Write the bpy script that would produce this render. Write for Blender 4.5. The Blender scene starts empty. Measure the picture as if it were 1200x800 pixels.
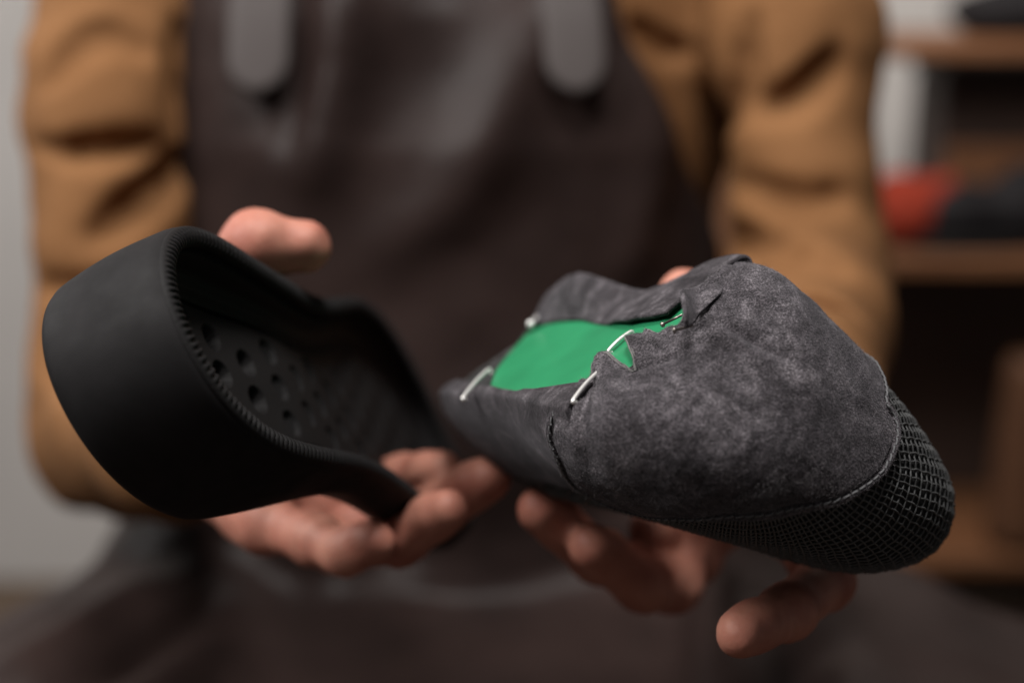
import bpy, math, random
import numpy as np

# ------------------------------------------------------------------ camera, light, exposure
S = bpy.context.scene
C = S.collection
PITCH = math.radians(15.0)
CAM = np.array([0.0, 0.0, 1.05])
cam = bpy.data.objects.new("camera", bpy.data.cameras.new("camera"))
C.objects.link(cam)
cam.location = CAM
cam.rotation_euler = (math.pi / 2 - PITCH, 0, 0)
cam.data.lens = 50
cam.data.sensor_width = 36
cam.data.clip_start = 0.02
cam.data.clip_end = 50
cam.data.dof.use_dof = True
cam.data.dof.focus_distance = 0.450
cam.data.dof.aperture_fstop = 3.2
S.camera = cam

W = bpy.data.worlds.new("World")
S.world = W
W.use_nodes = True
bgn = W.node_tree.nodes["Background"]
bgn.inputs["Color"].default_value = (1.0, 0.95, 0.94, 1)
bgn.inputs["Strength"].default_value = 0.085

def area(name, loc, target, size, power, color, size_y=None):
    l = bpy.data.lights.new(name, "AREA")
    l.energy = power
    l.color = color
    l.size = size
    if size_y:
        l.shape = "RECTANGLE"; l.size_y = size_y
    o = bpy.data.objects.new(name, l)
    C.objects.link(o)
    o.location = loc
    d = np.array(target) - np.array(loc)
    from mathutils import Vector
    o.rotation_euler = Vector(d).to_track_quat("-Z", "Y").to_euler()
    return o

area("window_light", (-0.98, 0.24, 1.98), (-0.03, 0.62, 0.88), 0.7, 26, (1.0, 0.97, 0.94), 0.6)
area("ceiling_light", (0.04, 0.34, 2.25), (0.04, 0.50, 0.85), 0.4, 20, (1.0, 0.97, 0.94))
area("wall_strip_fill", (0.25, 1.30, 1.75), (0.52, 2.3, 1.02), 0.3, 15, (1.0, 0.93, 0.86))  # added fill lamp, brightens the pale wall strip beside the shelf
area("back_wall_fill", (-1.70, 1.55, 1.60), (0.1, 2.3, 0.95), 0.8, 11, (1.0, 0.98, 0.96))  # added lamp on the left, put there to light the back wall

S.view_settings.view_transform = "Standard"
S.view_settings.look = "None"
S.view_settings.exposure = 0.0
S.view_settings.gamma = 1.0
S.cycles.use_denoising = True
S.cycles.max_bounces = 6
S.cycles.transparent_max_bounces = 4

# ------------------------------------------------------------------ small maths
rng = np.random.default_rng(7)
random.seed(7)
FPX = 50 / 36 * 1200
RIGHT = np.array([1.0, 0, 0])
UP = np.array([0, math.sin(PITCH), math.cos(PITCH)])
BACK = np.array([0, -math.cos(PITCH), math.sin(PITCH)])
CB = np.stack([RIGHT, UP, BACK])            # rows: camera axes in world

def toworld(p):
    return np.asarray(p, float) @ CB + CAM

def PC(px, py, d):
    return np.array([(px - 600) / FPX * d, (400 - py) / FPX * d, -d])

def PW(px, py, d):
    return toworld(PC(px, py, d))

_lat = np.random.default_rng(3).random((64, 64, 64)).astype(np.float32)
def vnoise(p):
    p = np.asarray(p, np.float64)
    i = np.floor(p).astype(int); f = p - i
    f = f * f * (3 - 2 * f)
    out = np.zeros(p.shape[:-1])
    for dx in (0, 1):
        for dy in (0, 1):
            for dz in (0, 1):
                w = (f[..., 0] if dx else 1 - f[..., 0]) * (f[..., 1] if dy else 1 - f[..., 1]) * (f[..., 2] if dz else 1 - f[..., 2])
                out += w * _lat[(i[..., 0] + dx) % 64, (i[..., 1] + dy) % 64, (i[..., 2] + dz) % 64]
    return out * 2 - 1

def fbm(p, oct=3):
    p = np.asarray(p, float)
    return sum(vnoise(p * 2 ** k + 17.3 * k) * 0.5 ** k for k in range(oct))

def sstep(a, b, x):
    t = np.clip((x - a) / (b - a), 0, 1)
    return t * t * (3 - 2 * t)

def catmull(pts, n=8, closed=False):
    p = np.asarray(pts, float)
    N = len(p)
    out = []
    rngi = range(N) if closed else range(N - 1)
    for i in rngi:
        if closed:
            a, b, c, d = p[i - 1], p[i], p[(i + 1) % N], p[(i + 2) % N]
        else:
            a, b, c, d = p[max(i - 1, 0)], p[i], p[i + 1], p[min(i + 2, N - 1)]
        for t in np.linspace(0, 1, n, endpoint=False):
            out.append(.5 * ((2 * b) + (-a + c) * t + (2 * a - 5 * b + 4 * c - d) * t * t + (-a + 3 * b - 3 * c + d) * t ** 3))
    if not closed:
        out.append(p[-1])
    return np.array(out)

def resample(p, n, closed=False):
    p = np.asarray(p, float)
    if closed:
        p = np.r_[p, p[:1]]
    s = np.r_[0, np.cumsum(np.linalg.norm(np.diff(p, axis=0), axis=1))]
    t = np.linspace(0, s[-1], n, endpoint=not closed)
    return np.stack([np.interp(t, s, p[:, k]) for k in range(p.shape[1])], 1)

# ------------------------------------------------------------------ mesh helpers
def mesh_obj(name, V, Fq, mat, parent=None, smooth=True):
    V = np.asarray(V, np.float32)
    me = bpy.data.meshes.new(name)
    quads = [f for f in Fq if len(f)]
    idx = np.concatenate([np.asarray(f, np.int32).ravel() for f in quads])
    tot = np.concatenate([np.full(len(f), np.asarray(f).shape[1], np.int32) for f in quads])
    st = np.r_[0, np.cumsum(tot)[:-1]].astype(np.int32)
    me.vertices.add(len(V)); me.vertices.foreach_set("co", V.ravel())
    me.loops.add(len(idx)); me.loops.foreach_set("vertex_index", idx)
    me.polygons.add(len(tot))
    me.polygons.foreach_set("loop_start", st)
    me.polygons.foreach_set("loop_total", tot)
    me.polygons.foreach_set("use_smooth", np.full(len(tot), smooth))
    me.update(calc_edges=True)
    me.validate()
    me.materials.append(mat)
    o = bpy.data.objects.new(name, me)
    C.objects.link(o)
    if parent is not None:
        o.parent = parent
        o.matrix_parent_inverse = parent.matrix_world.inverted() if parent.matrix_world else o.matrix_parent_inverse
    return o

class MB:
    """collects shapes that make up ONE part"""
    def __init__(s): s.V = []; s.Q = []; s.T = []; s.n = 0
    def add(s, V, Q=None, T=None):
        V = np.asarray(V, float)
        if Q is not None and len(Q): s.Q.append(np.asarray(Q, int) + s.n)
        if T is not None and len(T): s.T.append(np.asarray(T, int) + s.n)
        s.V.append(V); s.n += len(V)
        return s
    def grid(s, P, cu=False, cv=False, flip=False):
        a, b = P.shape[:2]
        i = np.arange(a * b).reshape(a, b)
        if cu: i = np.r_[i, i[:1]]
        if cv: i = np.c_[i, i[:, :1]]
        q = np.stack([i[:-1, :-1], i[1:, :-1], i[1:, 1:], i[:-1, 1:]], -1).reshape(-1, 4)
        if flip: q = q[:, ::-1]
        return s.add(P.reshape(-1, 3), q)
    def tube(s, path, r, k=6, caps=True):
        path = np.asarray(path, float); n = len(path)
        r = np.broadcast_to(np.asarray(r, float), (n,))
        t = np.gradient(path, axis=0); t /= np.linalg.norm(t, axis=1)[:, None] + 1e-12
        ref = np.array([0, 0, 1.0]) if abs(t[0][2]) < .8 else np.array([1.0, 0, 0])
        rings = []
        u = np.cross(t[0], ref); u /= np.linalg.norm(u)
        for j in range(n):
            u = u - t[j] * np.dot(u, t[j]); u /= np.linalg.norm(u) + 1e-12
            w = np.cross(t[j], u)
            a = np.linspace(0, 2 * np.pi, k, endpoint=False)
            rings.append(path[j] + r[j] * (np.cos(a)[:, None] * u + np.sin(a)[:, None] * w))
        P = np.array(rings)
        base = s.n
        s.grid(P, cv=True)
        if caps:
            for ring, rev in ((0, False), (n - 1, True)):
                c = path[ring]
                s.V.append(c[None]); ci = s.n - base; s.n += 1
                ii = np.arange(k) + ring * k
                tri = np.stack([np.full(k, ci), np.roll(ii, -1), ii], 1)
                s.T.append((tri[:, ::-1] if rev else tri) + base)
        return s
    def box(s, lo, hi, bev=0.003):
        lo = np.array(lo, float); hi = np.array(hi, float)
        c = (lo + hi) / 2; h = (hi - lo) / 2
        b = min(bev, h.min() * .6)
        V = []; 
        for sx in (-1, 1):
            for sy in (-1, 1):
                for sz in (-1, 1):
                    sg = np.array([sx, sy, sz])
                    for ax in range(3):
                        p = c + sg * (h - b); p[ax] += sg[ax] * b
                        V.append(p)
        import itertools
        def vi(sx, sy, sz, ax): return ((sx * 2 + sy) * 2 + sz) * 3 + ax
        Q = []; T = []
        for ax in range(3):
            o = [a for a in range(3) if a != ax]
            for sd in (0, 1):
                f = []
                for a, bb in ((0, 0), (1, 0), (1, 1), (0, 1)):
                    g = [0, 0, 0]; g[ax] = sd; g[o[0]] = a; g[o[1]] = bb
                    f.append(vi(*g, ax))
                Q.append(f)
        for ax in range(3):                       # edges along ax
            o = [a for a in range(3) if a != ax]
            for a in (0, 1):
                for bb in (0, 1):
                    g0 = [0, 0, 0]; g1 = [0, 0, 0]; g1[ax] = 1
                    for g in (g0, g1): g[o[0]] = a; g[o[1]] = bb
                    Q.append([vi(*g0, o[0]), vi(*g1, o[0]), vi(*g1, o[1]), vi(*g0, o[1])])
        for g in itertools.product((0, 1), repeat=3):
            T.append([vi(*g, 0), vi(*g, 1), vi(*g, 2)])
        V = np.array(V)
        def fix(fs):
            out = []
            for f in fs:
                n = np.cross(V[f[1]] - V[f[0]], V[f[2]] - V[f[0]])
                out.append(f if np.dot(n, V[f].mean(0) - c) > 0 else f[::-1])
            return out
        return s.add(V, fix(Q), fix(T))
    def build(s, name, mat, parent=None, smooth=True):
        return mesh_obj(name, np.concatenate(s.V), [np.concatenate(x) for x in (s.Q, s.T) if x], mat, parent, smooth)

def sheet(P, thick, N=None):
    """closed slab from a grid of points, thickness along -normal"""
    if N is None:
        du = np.gradient(P, axis=0); dv = np.gradient(P, axis=1)
        N = np.cross(du, dv); N /= np.linalg.norm(N, axis=-1)[..., None] + 1e-12
    a, b = P.shape[:2]
    m = MB()
    L = np.r_[P.reshape(-1, 3), (P - N * thick).reshape(-1, 3)]
    i = np.arange(a * b).reshape(a, b); n = a * b
    q = np.stack([i[:-1, :-1], i[1:, :-1], i[1:, 1:], i[:-1, 1:]], -1).reshape(-1, 4)
    Q = [q, q[:, ::-1] + n]
    bd = np.r_[i[0, :], i[1:, -1], i[-1, -2::-1], i[-2:0:-1, 0]]
    nx = np.roll(bd, -1)
    Q.append(np.stack([bd, nx, nx + n, bd + n], 1))
    return m.add(L, np.concatenate(Q))

# ------------------------------------------------------------------ signed distance modelling
class SDF:
    def __init__(s, lo, hi, vox):
        s.lo = np.array(lo, float); s.vox = vox
        s.n = np.ceil((np.array(hi) - s.lo) / vox).astype(int) + 1
        s.D = np.full(s.n, 0.2, np.float32)
        s.ax = [s.lo[k] + vox * np.arange(s.n[k]) for k in range(3)]
    def _win(s, lo, hi):
        a = np.clip(np.floor((lo - s.lo) / s.vox).astype(int), 0, s.n)
        b = np.clip(np.ceil((hi - s.lo) / s.vox).astype(int) + 1, 0, s.n)
        sl = tuple(slice(a[k], b[k]) for k in range(3))
        G = np.meshgrid(*[s.ax[k][sl[k]] for k in range(3)], indexing="ij")
        return sl, np.stack(G, -1).astype(np.float32)
    def put(s, d, sl, k, sub=False):
        o = s.D[sl]
        if sub:
            d = -d
            h = np.clip(.5 - .5 * (o - d) / k, 0, 1)
            s.D[sl] = o * (1 - h) + d * h + k * h * (1 - h)
        else:
            h = np.clip(.5 + .5 * (o - d) / k, 0, 1)
            s.D[sl] = o * (1 - h) + d * h - k * h * (1 - h)
    def cone(s, a, b, ra, rb, k=.005, sub=False, flat=None):
        a = np.array(a, float); b = np.array(b, float)
        m = max(ra, rb) + 3 * k + 3 * s.vox + .01
        sl, G = s._win(np.minimum(a, b) - m, np.maximum(a, b) + m)
        if G.size == 0: return s
        ba = b - a; L2 = ba @ ba + 1e-12
        t = np.clip(((G - a.astype(np.float32)) @ ba.astype(np.float32)) / L2, 0, 1)
        q = G - (a + t[..., None] * ba).astype(np.float32)
        if flat is not None:                       # (direction, factor) squash
            dn = np.array(flat[0], np.float32); dn /= np.linalg.norm(dn)
            q = q + (q @ dn)[..., None] * dn * (flat[1] - 1)
        d = np.sqrt((q * q).sum(-1)) - (ra + (rb - ra) * t)
        s.put(d.astype(np.float32), sl, k, sub)
        return s
    def chain(s, P, R, k=.005, sub=False):
        for i in range(len(P) - 1):
            s.cone(P[i], P[i + 1], R[i], R[i + 1], k, sub)
        return s
    def ell(s, c, r, k=.01, rot=None, sub=False):
        c = np.array(c, float); r = np.array(r, float)
        m = r.max() + 3 * k + .01
        sl, G = s._win(c - m, c + m)
        q = G - c.astype(np.float32)
        if rot is not None: q = q @ np.array(rot, np.float32).T
        k0 = np.sqrt(((q / r) ** 2).sum(-1)); k1 = np.sqrt(((q / r ** 2) ** 2).sum(-1)) + 1e-9
        s.put((k0 * (k0 - 1) / k1).astype(np.float32), sl, k, sub)
        return s
    def points(s):
        return np.stack(np.meshgrid(*s.ax, indexing="ij"), -1)
    def mesh(s):
        D = s.D; n = D.shape
        neg = D < 0
        c = np.zeros(tuple(k - 1 for k in n), np.int8)
        for dx in (0, 1):
            for dy in (0, 1):
                for dz in (0, 1):
                    c += neg[dx:n[0] - 1 + dx, dy:n[1] - 1 + dy, dz:n[2] - 1 + dz]
        act = (c > 0) & (c < 8)
        I = np.argwhere(act)
        idm = np.full(c.shape, -1, np.int64); idm[act] = np.arange(len(I))
        acc = np.zeros((len(I), 3)); cnt = np.zeros(len(I))
        for ax in range(3):
            o = [k for k in range(3) if k != ax]
            for a in (0, 1):
                for b in (0, 1):
                    p = I.copy(); p[:, o[0]] += a; p[:, o[1]] += b
                    q = p.copy(); q[:, ax] += 1
                    v0 = D[p[:, 0], p[:, 1], p[:, 2]]; v1 = D[q[:, 0], q[:, 1], q[:, 2]]
                    m = (v0 < 0) != (v1 < 0)
                    t = np.where(m, v0 / np.where(m, v0 - v1, 1), 0)
                    pt = p.astype(float); pt[:, ax] += t
                    acc[m] += pt[m]; cnt[m] += 1
        V = s.lo + acc / cnt[:, None] * s.vox
        Q = []
        for ax in range(3):
            o = [(ax + 1) % 3, (ax + 2) % 3]
            sl0 = [slice(None)] * 3; sl1 = [slice(None)] * 3
            sl0[ax] = slice(0, n[ax] - 1); sl1[ax] = slice(1, n[ax])
            a = neg[tuple(sl0)]; b = neg[tuple(sl1)]
            E = np.argwhere(a != b)
            ok = np.all([(E[:, k] > 0) & (E[:, k] < n[k] - 1) for k in o], 0)
            E = E[ok]
            fl = a[E[:, 0], E[:, 1], E[:, 2]]
            cs = []
            for da, db in ((-1, -1), (0, -1), (0, 0), (-1, 0)):
                e = E.copy(); e[:, o[0]] += da; e[:, o[1]] += db
                cs.append(idm[e[:, 0], e[:, 1], e[:, 2]])
            q = np.stack(cs, 1)
            q[~fl] = q[~fl][:, ::-1]
            Q.append(q)
        return V, np.concatenate(Q)

def relax(V, Q, it=2, lam=.5):
    for _ in range(it):
        A = np.zeros_like(V); n = np.zeros(len(V))
        for k in range(4):
            a = Q[:, k]; b = Q[:, (k + 1) % 4]
            np.add.at(A, a, V[b]); np.add.at(A, b, V[a])
            np.add.at(n, a, 1); np.add.at(n, b, 1)
        V = V + lam * (A / np.maximum(n, 1)[:, None] - V)
    return V

# ------------------------------------------------------------------ materials
def mat(name, base, rough=.6, spec=.5, **kw):
    m = bpy.data.materials.new(name); m.use_nodes = True
    b = m.node_tree.nodes["Principled BSDF"]
    b.inputs["Base Color"].default_value = (*base, 1)
    b.inputs["Roughness"].default_value = rough
    b.inputs["Specular IOR Level"].default_value = spec
    for k, v in kw.items():
        b.inputs[k.replace("_", " ")].default_value = v
    return m

def nd(m, t, **kw):
    n = m.node_tree.nodes.new(t)
    for k, v in kw.items(): setattr(n, k, v)
    return n

def noise(m, scale, detail=3, rough=.6, dist=0, stretch=None):
    tc = nd(m, "ShaderNodeTexCoord")
    n = nd(m, "ShaderNodeTexNoise")
    n.inputs["Scale"].default_value = scale
    n.inputs["Detail"].default_value = detail
    n.inputs["Roughness"].default_value = rough
    n.inputs["Distortion"].default_value = dist
    src = tc.outputs["Object"]
    if stretch is not None:
        mp = nd(m, "ShaderNodeMapping"); mp.inputs["Scale"].default_value = stretch
        m.node_tree.links.new(src, mp.inputs["Vector"]); src = mp.outputs[0]
    m.node_tree.links.new(src, n.inputs["Vector"])
    return n

def ramp(m, src, stops):
    r = nd(m, "ShaderNodeValToRGB")
    e = r.color_ramp.elements
    e[0].position = stops[0][0]; e[0].color = (*stops[0][1], 1)
    e[1].position = stops[-1][0]; e[1].color = (*stops[-1][1], 1)
    for p, c in stops[1:-1]:
        x = e.new(p); x.color = (*c, 1)
    m.node_tree.links.new(src, r.inputs[0])
    return r

def mix(m, fac, a, b, mode="MIX"):
    x = nd(m, "ShaderNodeMix", data_type="RGBA", blend_type=mode)
    L = m.node_tree.links
    if isinstance(fac, (int, float)): x.inputs[0].default_value = fac
    else: L.new(fac, x.inputs[0])
    for s, v in ((6, a), (7, b)):
        if isinstance(v, tuple): x.inputs[s].default_value = (*v, 1)
        else: L.new(v, x.inputs[s])
    return x.outputs[2]

def bump(m, h, strength, dist, prev=None):
    b = nd(m, "ShaderNodeBump")
    b.inputs["Strength"].default_value = strength
    b.inputs["Distance"].default_value = dist
    m.node_tree.links.new(h, b.inputs["Height"])
    if prev is not None: m.node_tree.links.new(prev, b.inputs["Normal"])
    m.node_tree.links.new(b.outputs[0], m.node_tree.nodes["Principled BSDF"].inputs["Normal"])
    return b.outputs[0]

def link(m, out, inp):
    m.node_tree.links.new(out, m.node_tree.nodes["Principled BSDF"].inputs[inp])

def suede_mat(name, lo, mid, hi, fine=1.0):
    m = mat(name, mid, .92, .12)
    b = m.node_tree.nodes["Principled BSDF"]
    b.inputs["Sheen Weight"].default_value = .16
    b.inputs["Sheen Roughness"].default_value = .45
    b.inputs["Sheen Tint"].default_value = (.8, .78, .84, 1)
    n1 = noise(m, 70, 5, .68, 1.0)           # brushed nap patches, ~2 cm
    n2 = noise(m, 330, 3, .7)
    n3 = noise(m, 1700, 2, .7)              # fibre grain
    c = ramp(m, n1.outputs[0], [(.33, lo), (.5, mid), (.68, hi)]).outputs[0]
    c = mix(m, .45, c, ramp(m, n2.outputs[0], [(.36, (.25,) * 3), (.64, (1.0,) * 3)]).outputs[0], "OVERLAY")
    c = mix(m, fine, c, ramp(m, n3.outputs[0], [(.34, (.30,) * 3), (.5, (.85,) * 3), (.70, (2.2,) * 3)]).outputs[0], "MULTIPLY")
    link(m, c, "Base Color")
    p = bump(m, n2.outputs[0], .35, .0009)
    bump(m, n3.outputs[0], 1.0 * fine, .0008, p)
    return m

M = {}
M["suede"] = suede_mat("charcoal_suede", (.028, .0245, .027), (.053, .047, .052), (.120, .108, .117))
M["suede_shade"] = suede_mat("charcoal_suede_shaded", (.014, .012, .0135), (.034, .030, .033), (.090, .081, .088), .6)  # same suede, with the shade on the panels put into its colours
M["fibre"] = mat("suede_fibre", (.17, .158, .165), .8, .2)
M["raw_edge"] = mat("raw_suede_edge", (.17, .165, .16), .95, .1)
M["thread"] = mat("grey_thread", (.13, .13, .135), .6, .3)
M["green"] = mat("green_insole_board", (.022, .285, .118), .42, .35)
_n = noise(M["green"], 900, 2); bump(M["green"], _n.outputs[0], .06, .0004)
_n = noise(M["green"], 30, 3); link(M["green"], ramp(M["green"], _n.outputs[0], [(.3, (.011, .155, .064)), (.7, (.017, .205, .086))]).outputs[0], "Base Color")
M["steel"] = mat("staple_steel", (.80, .79, .77), .38, .5, Metallic=.6)
M["pin"] = mat("dark_pin", (.25, .22, .2), .3, .5, Metallic=.9)
M["fabric_base"] = mat("black_lining", (.026, .026, .0265), .8, .2)
M["fabric"] = mat("black_mesh_thread", (.05, .05, .052), .6, .35)
_n = noise(M["fabric"], 1500, 2); link(M["fabric"], ramp(M["fabric"], _n.outputs[0], [(.35, (.045, .045, .0455)), (.7, (.11, .112, .113))]).outputs[0], "Base Color")
M["rubber"] = mat("matte_black_rubber", (.015, .0135, .0145), .7, .16)
_n = noise(M["rubber"], 60, 4); link(M["rubber"], ramp(M["rubber"], _n.outputs[0], [(.3, (.58,) * 3), (.7, (.78,) * 3)]).outputs[0], "Roughness")
_n = noise(M["rubber"], 3000, 2); _p = bump(M["rubber"], _n.outputs[0], .12, .0003)
_n = noise(M["rubber"], 26, 5, .7, 1.2); link(M["rubber"], ramp(M["rubber"], _n.outputs[0], [(.35, (.0075, .0068, .0072)), (.62, (.012, .0108, .0114)), (.78, (.022, .0205, .0205))]).outputs[0], "Base Color")
M["rubber_in"] = mat("black_rubber_inside", (.012, .0112, .0115), .62, .12)
_n = noise(M["rubber_in"], 900, 3); bump(M["rubber_in"], _n.outputs[0], .3, .0005)
M["skin"] = mat("skin", (.42, .20, .13), .55, .35)
b_ = M["skin"].node_tree.nodes["Principled BSDF"]
b_.inputs["Subsurface Weight"].default_value = .10
b_.inputs["Subsurface Radius"].default_value = (.006, .002, .001)
_n = noise(M["skin"], 50, 5); link(M["skin"], ramp(M["skin"], _n.outputs[0], [(.3, (.33, .112, .078)), (.7, (.52, .235, .168))]).outputs[0], "Base Color")
_n = noise(M["skin"], 700, 3); bump(M["skin"], _n.outputs[0], .25, .0006)
M["nail"] = mat("fingernail", (.58, .36, .28), .3, .5)
M["shirt"] = mat("ochre_brown_shirt", (.27, .125, .045), .85, .15)
_n = noise(M["shirt"], 14, 4); link(M["shirt"], ramp(M["shirt"], _n.outputs[0], [(.3, (.170, .078, .030)), (.7, (.225, .107, .044))]).outputs[0], "Base Color")
_n = noise(M["shirt"], 1200, 2); bump(M["shirt"], _n.outputs[0], .4, .0006)
M["leather"] = mat("dark_brown_leather", (.030, .021, .019), .40, .10)
_n = noise(M["leather"], 9, 4); link(M["leather"], ramp(M["leather"], _n.outputs[0], [(.3, (.0175, .0112, .0102)), (.7, (.032, .0202, .0180))]).outputs[0], "Base Color")
_n = noise(M["leather"], 22, 3); _p = bump(M["leather"], _n.outputs[0], .35, .006)
_n = noise(M["leather"], 600, 3); bump(M["leather"], _n.outputs[0], .25, .0008, _p)
M["strap"] = mat("highlit_leather_strap", (.065, .055, .053), .55, .15)  # leather lightened so the highlight on the straps sits in the base colour
_n = noise(M["strap"], 600, 3); bump(M["strap"], _n.outputs[0], .25, .0008)
M["trouser"] = mat("dark_trousers", (.02, .017, .017), .9, .1)
M["plaster"] = mat("pale_plaster", (.62, .59, .56), .9, .2)
_n = noise(M["plaster"], 3, 4); link(M["plaster"], ramp(M["plaster"], _n.outputs[0], [(.3, (.38, .363, .35)), (.7, (.44, .42, .405))]).outputs[0], "Base Color")
M["floor"] = mat("worn_floorboards", (.10, .07, .05), .6, .3)
_n = noise(M["floor"], 5, 4, stretch=(1, 8, 1)); link(M["floor"], ramp(M["floor"], _n.outputs[0], [(.3, (.07, .045, .03)), (.7, (.14, .10, .07))]).outputs[0], "Base Color")
def wood(name, a, b):
    m = mat(name, a, .55, .3)
    n = noise(m, 8, 4, .6, 1.0, (1, 6, 9))
    link(m, ramp(m, n.outputs[0], [(.3, a), (.7, b)]).outputs[0], "Base Color")
    return m
M["wood"] = wood("orange_brown_wood", (.11, .044, .019), (.17, .077, .035))
M["darkwood"] = wood("dark_brown_wood", (.030, .018, .014), (.055, .032, .024))
M["block"] = wood("shaded_brown_wood", (.06, .026, .013), (.10, .045, .022))  # brown wood again, darkened in colour for the shadow it stands in
M["red"] = mat("red_cloth", (.19, .022, .010), .9, .2)
_n = noise(M["red"], 40, 3); bump(M["red"], _n.outputs[0], .4, .003)
M["black"] = mat("black_leather", (.010, .009, .010), .7, .12)

# ------------------------------------------------------------------ naming
def tag(o, label, cat, group=None):
    o["label"] = label; o["category"] = cat
    if group: o["group"] = group
    return o
def thing(name, loc, label, cat, group=None):
    o = bpy.data.objects.new(name, None); C.objects.link(o)
    o.location = loc
    bpy.context.view_layer.update()
    return tag(o, label, cat, group)
def structure(o):
    o["kind"] = "structure"; return o

# ------------------------------------------------------------------ the setting
def plane(name, c, ux, uy, m):
    c, ux, uy = map(np.array, (c, ux, uy))
    P = np.array([[c - ux - uy, c - ux + uy], [c + ux - uy, c + ux + uy]], float)
    return structure(MB().grid(P).build(name, m, smooth=False))

plane("floor", (0, 1.0, 0), (3, 0, 0), (0, -2.5, 0), M["floor"])
bw = MB().box((-3, 2.30, 0.0), (3, 2.40, 2.8), .002).build("back_wall", M["plaster"], smooth=False)
structure(bw)

# shelf behind the right shoulder
SY0, SY1 = 1.72, 1.98
def atY(px, py, y):
    """point of the view ray through a pixel on the vertical plane Y=y"""
    d = PW(px, py, 1.0) - CAM
    return CAM + d * (y - CAM[1]) / d[1]
zt = atY(1050, 47, SY0)[2]; zm = atY(1050, 300, SY0)[2]; xl = atY(985, 47, SY0)[0]
sh = thing("storage_shelf", (1.05, 1.9, 0), "brown wooden workshop shelf standing against the pale wall behind the right sleeve", "shelf")
for z in (zt, zm, zm - .40, .10):
    MB().box((.30, SY0, z - .022), (1.75, SY1, z), .003).build("shelf_board", M["wood"], sh, False)
for x in (.262, 1.752):
    for y in (SY0 + .004, SY1 - .04):
        MB().box((x, y, 0), (x + .036, y + .036, zt + .35), .003).build("upright", M["wood"], sh, False)
MB().box((.30, SY1 + .002, .12), (1.75, SY1 + .014, zm - .024), .002).build("back_panel", M["darkwood"], sh, False)

def place(px, z, y): 
    p = atY(px, 100, y); return p[0]
# tall dark box between the two boards
xb = atY(1122, 120, SY0 + .04)[0]
bx = thing("wooden_box", (xb + .25, SY0 + .2, zm), "dark brown wooden box filling the shelf bay at the right edge", "box")
MB().box((xb, SY0 + .10, zm + .001), (xb + .52, SY1 - .02, zt - .055), .006).build("box_body", M["darkwood"], bx, False)
MB().box((xb + .006, SY0 + .084, zm + .001), (xb + .514, SY0 + .099, zm + .125), .003).build("drawer_front", M["wood"], bx, False)
MB().box((xb - .004, SY0 + .08, zt - .054), (xb + .524, SY1 - .015, zt - .036), .003).build("box_lid", M["darkwood"], bx, False)
# red cloth bundle
c = atY(1063, 232, SY0 + .05)
sd = SDF(c - .09, c + .09, .003)
w = .044
sd.ell((c[0], c[1], zm + .045), (w, .04, .044), .01)
sd.cone((c[0] - .02, c[1], zm + .06), (c[0] + .045, c[1] - .01, zm + .082), .022, .014, .02)
sd.cone((c[0] - .045, c[1] + .01, zm + .03), (c[0] - .01, c[1], zm + .07), .02, .018, .02)
P = sd.points(); sd.D += (.004 * fbm(P * 28)).astype(np.float32)
sd.D = np.maximum(sd.D, (zm + .001 - P[..., 2]).astype(np.float32))
V, Q = sd.mesh()
tag(mesh_obj("red_cloth", relax(V, Q, 2), [Q], M["red"]), "crumpled bright red cloth on the wooden shelf", "cloth")
# black shoe lying on the shelf
def shoe_on_shelf(c, s, label):
    t = thing("black_shoe", c, label, "shoe")
    sd = SDF(np.array(c) - (.12, .07, .01), np.array(c) + (.12, .07, .12), .003)
    x, y, z = c
    sd.ell((x - .055, y, z + .045), (.052, .040, .036), .02)
    sd.cone((x - .03, y, z + .045), (x + .045, y, z + .05), .037, .033, .02)
    sd.cone((x + .045, y, z + .045), (x + .05, y, z + .085), .034, .030, .02)
    sd.ell((x + .045, y, z + .125), (.032, .022, .04), .006, sub=True)
    sd.D = np.maximum(sd.D, (z + .014 - sd.points()[..., 2]).astype(np.float32))
    V, Q = sd.mesh(); mesh_obj("shoe_upper", relax(V, Q, 2), [Q], M["black"], t)
    u = np.linspace(0, 2 * np.pi, 40, endpoint=False)
    rx = x - .012 + .098 * np.cos(u); ry = y + .040 * np.sin(u) * (1 - .12 * np.cos(u * 1.0))
    ring = lambda k, zz: np.stack([x + (rx - x) * k, y + (ry - y) * k, np.full(40, zz)], 1)
    m = MB().grid(np.array([ring(.02, z + .001), ring(.97, z + .001), ring(1, z + .004), ring(1, z + .014), ring(.97, z + .017), ring(.02, z + .017)]), cv=True)
    m.build("shoe_sole", M["rubber"], t)
c = atY(1150, 290, SY0 + .05)
shoe_on_shelf((c[0], c[1], zm + .001), 1, "black shoe beside the red cloth on the wooden shelf")
# dark bundle at the top right corner
c = atY(1180, 20, SY0 + .08)
sd = SDF((c[0] - .12, c[1] - .08, zt - .01), (c[0] + .14, c[1] + .1, zt + .12), .004)
sd.ell((c[0], c[1], zt + .03), (.075, .05, .034), .02); sd.ell((c[0] + .05, c[1], zt + .045), (.05, .045, .04), .02)
P = sd.points(); sd.D += (.004 * fbm(P * 24)).astype(np.float32); sd.D = np.maximum(sd.D, (zt + .001 - P[..., 2]).astype(np.float32))
V, Q = sd.mesh(); tag(mesh_obj("leather_roll", relax(V, Q, 2), [Q], M["black"]), "dark rolled piece of leather on the top shelf board", "leather")
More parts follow.
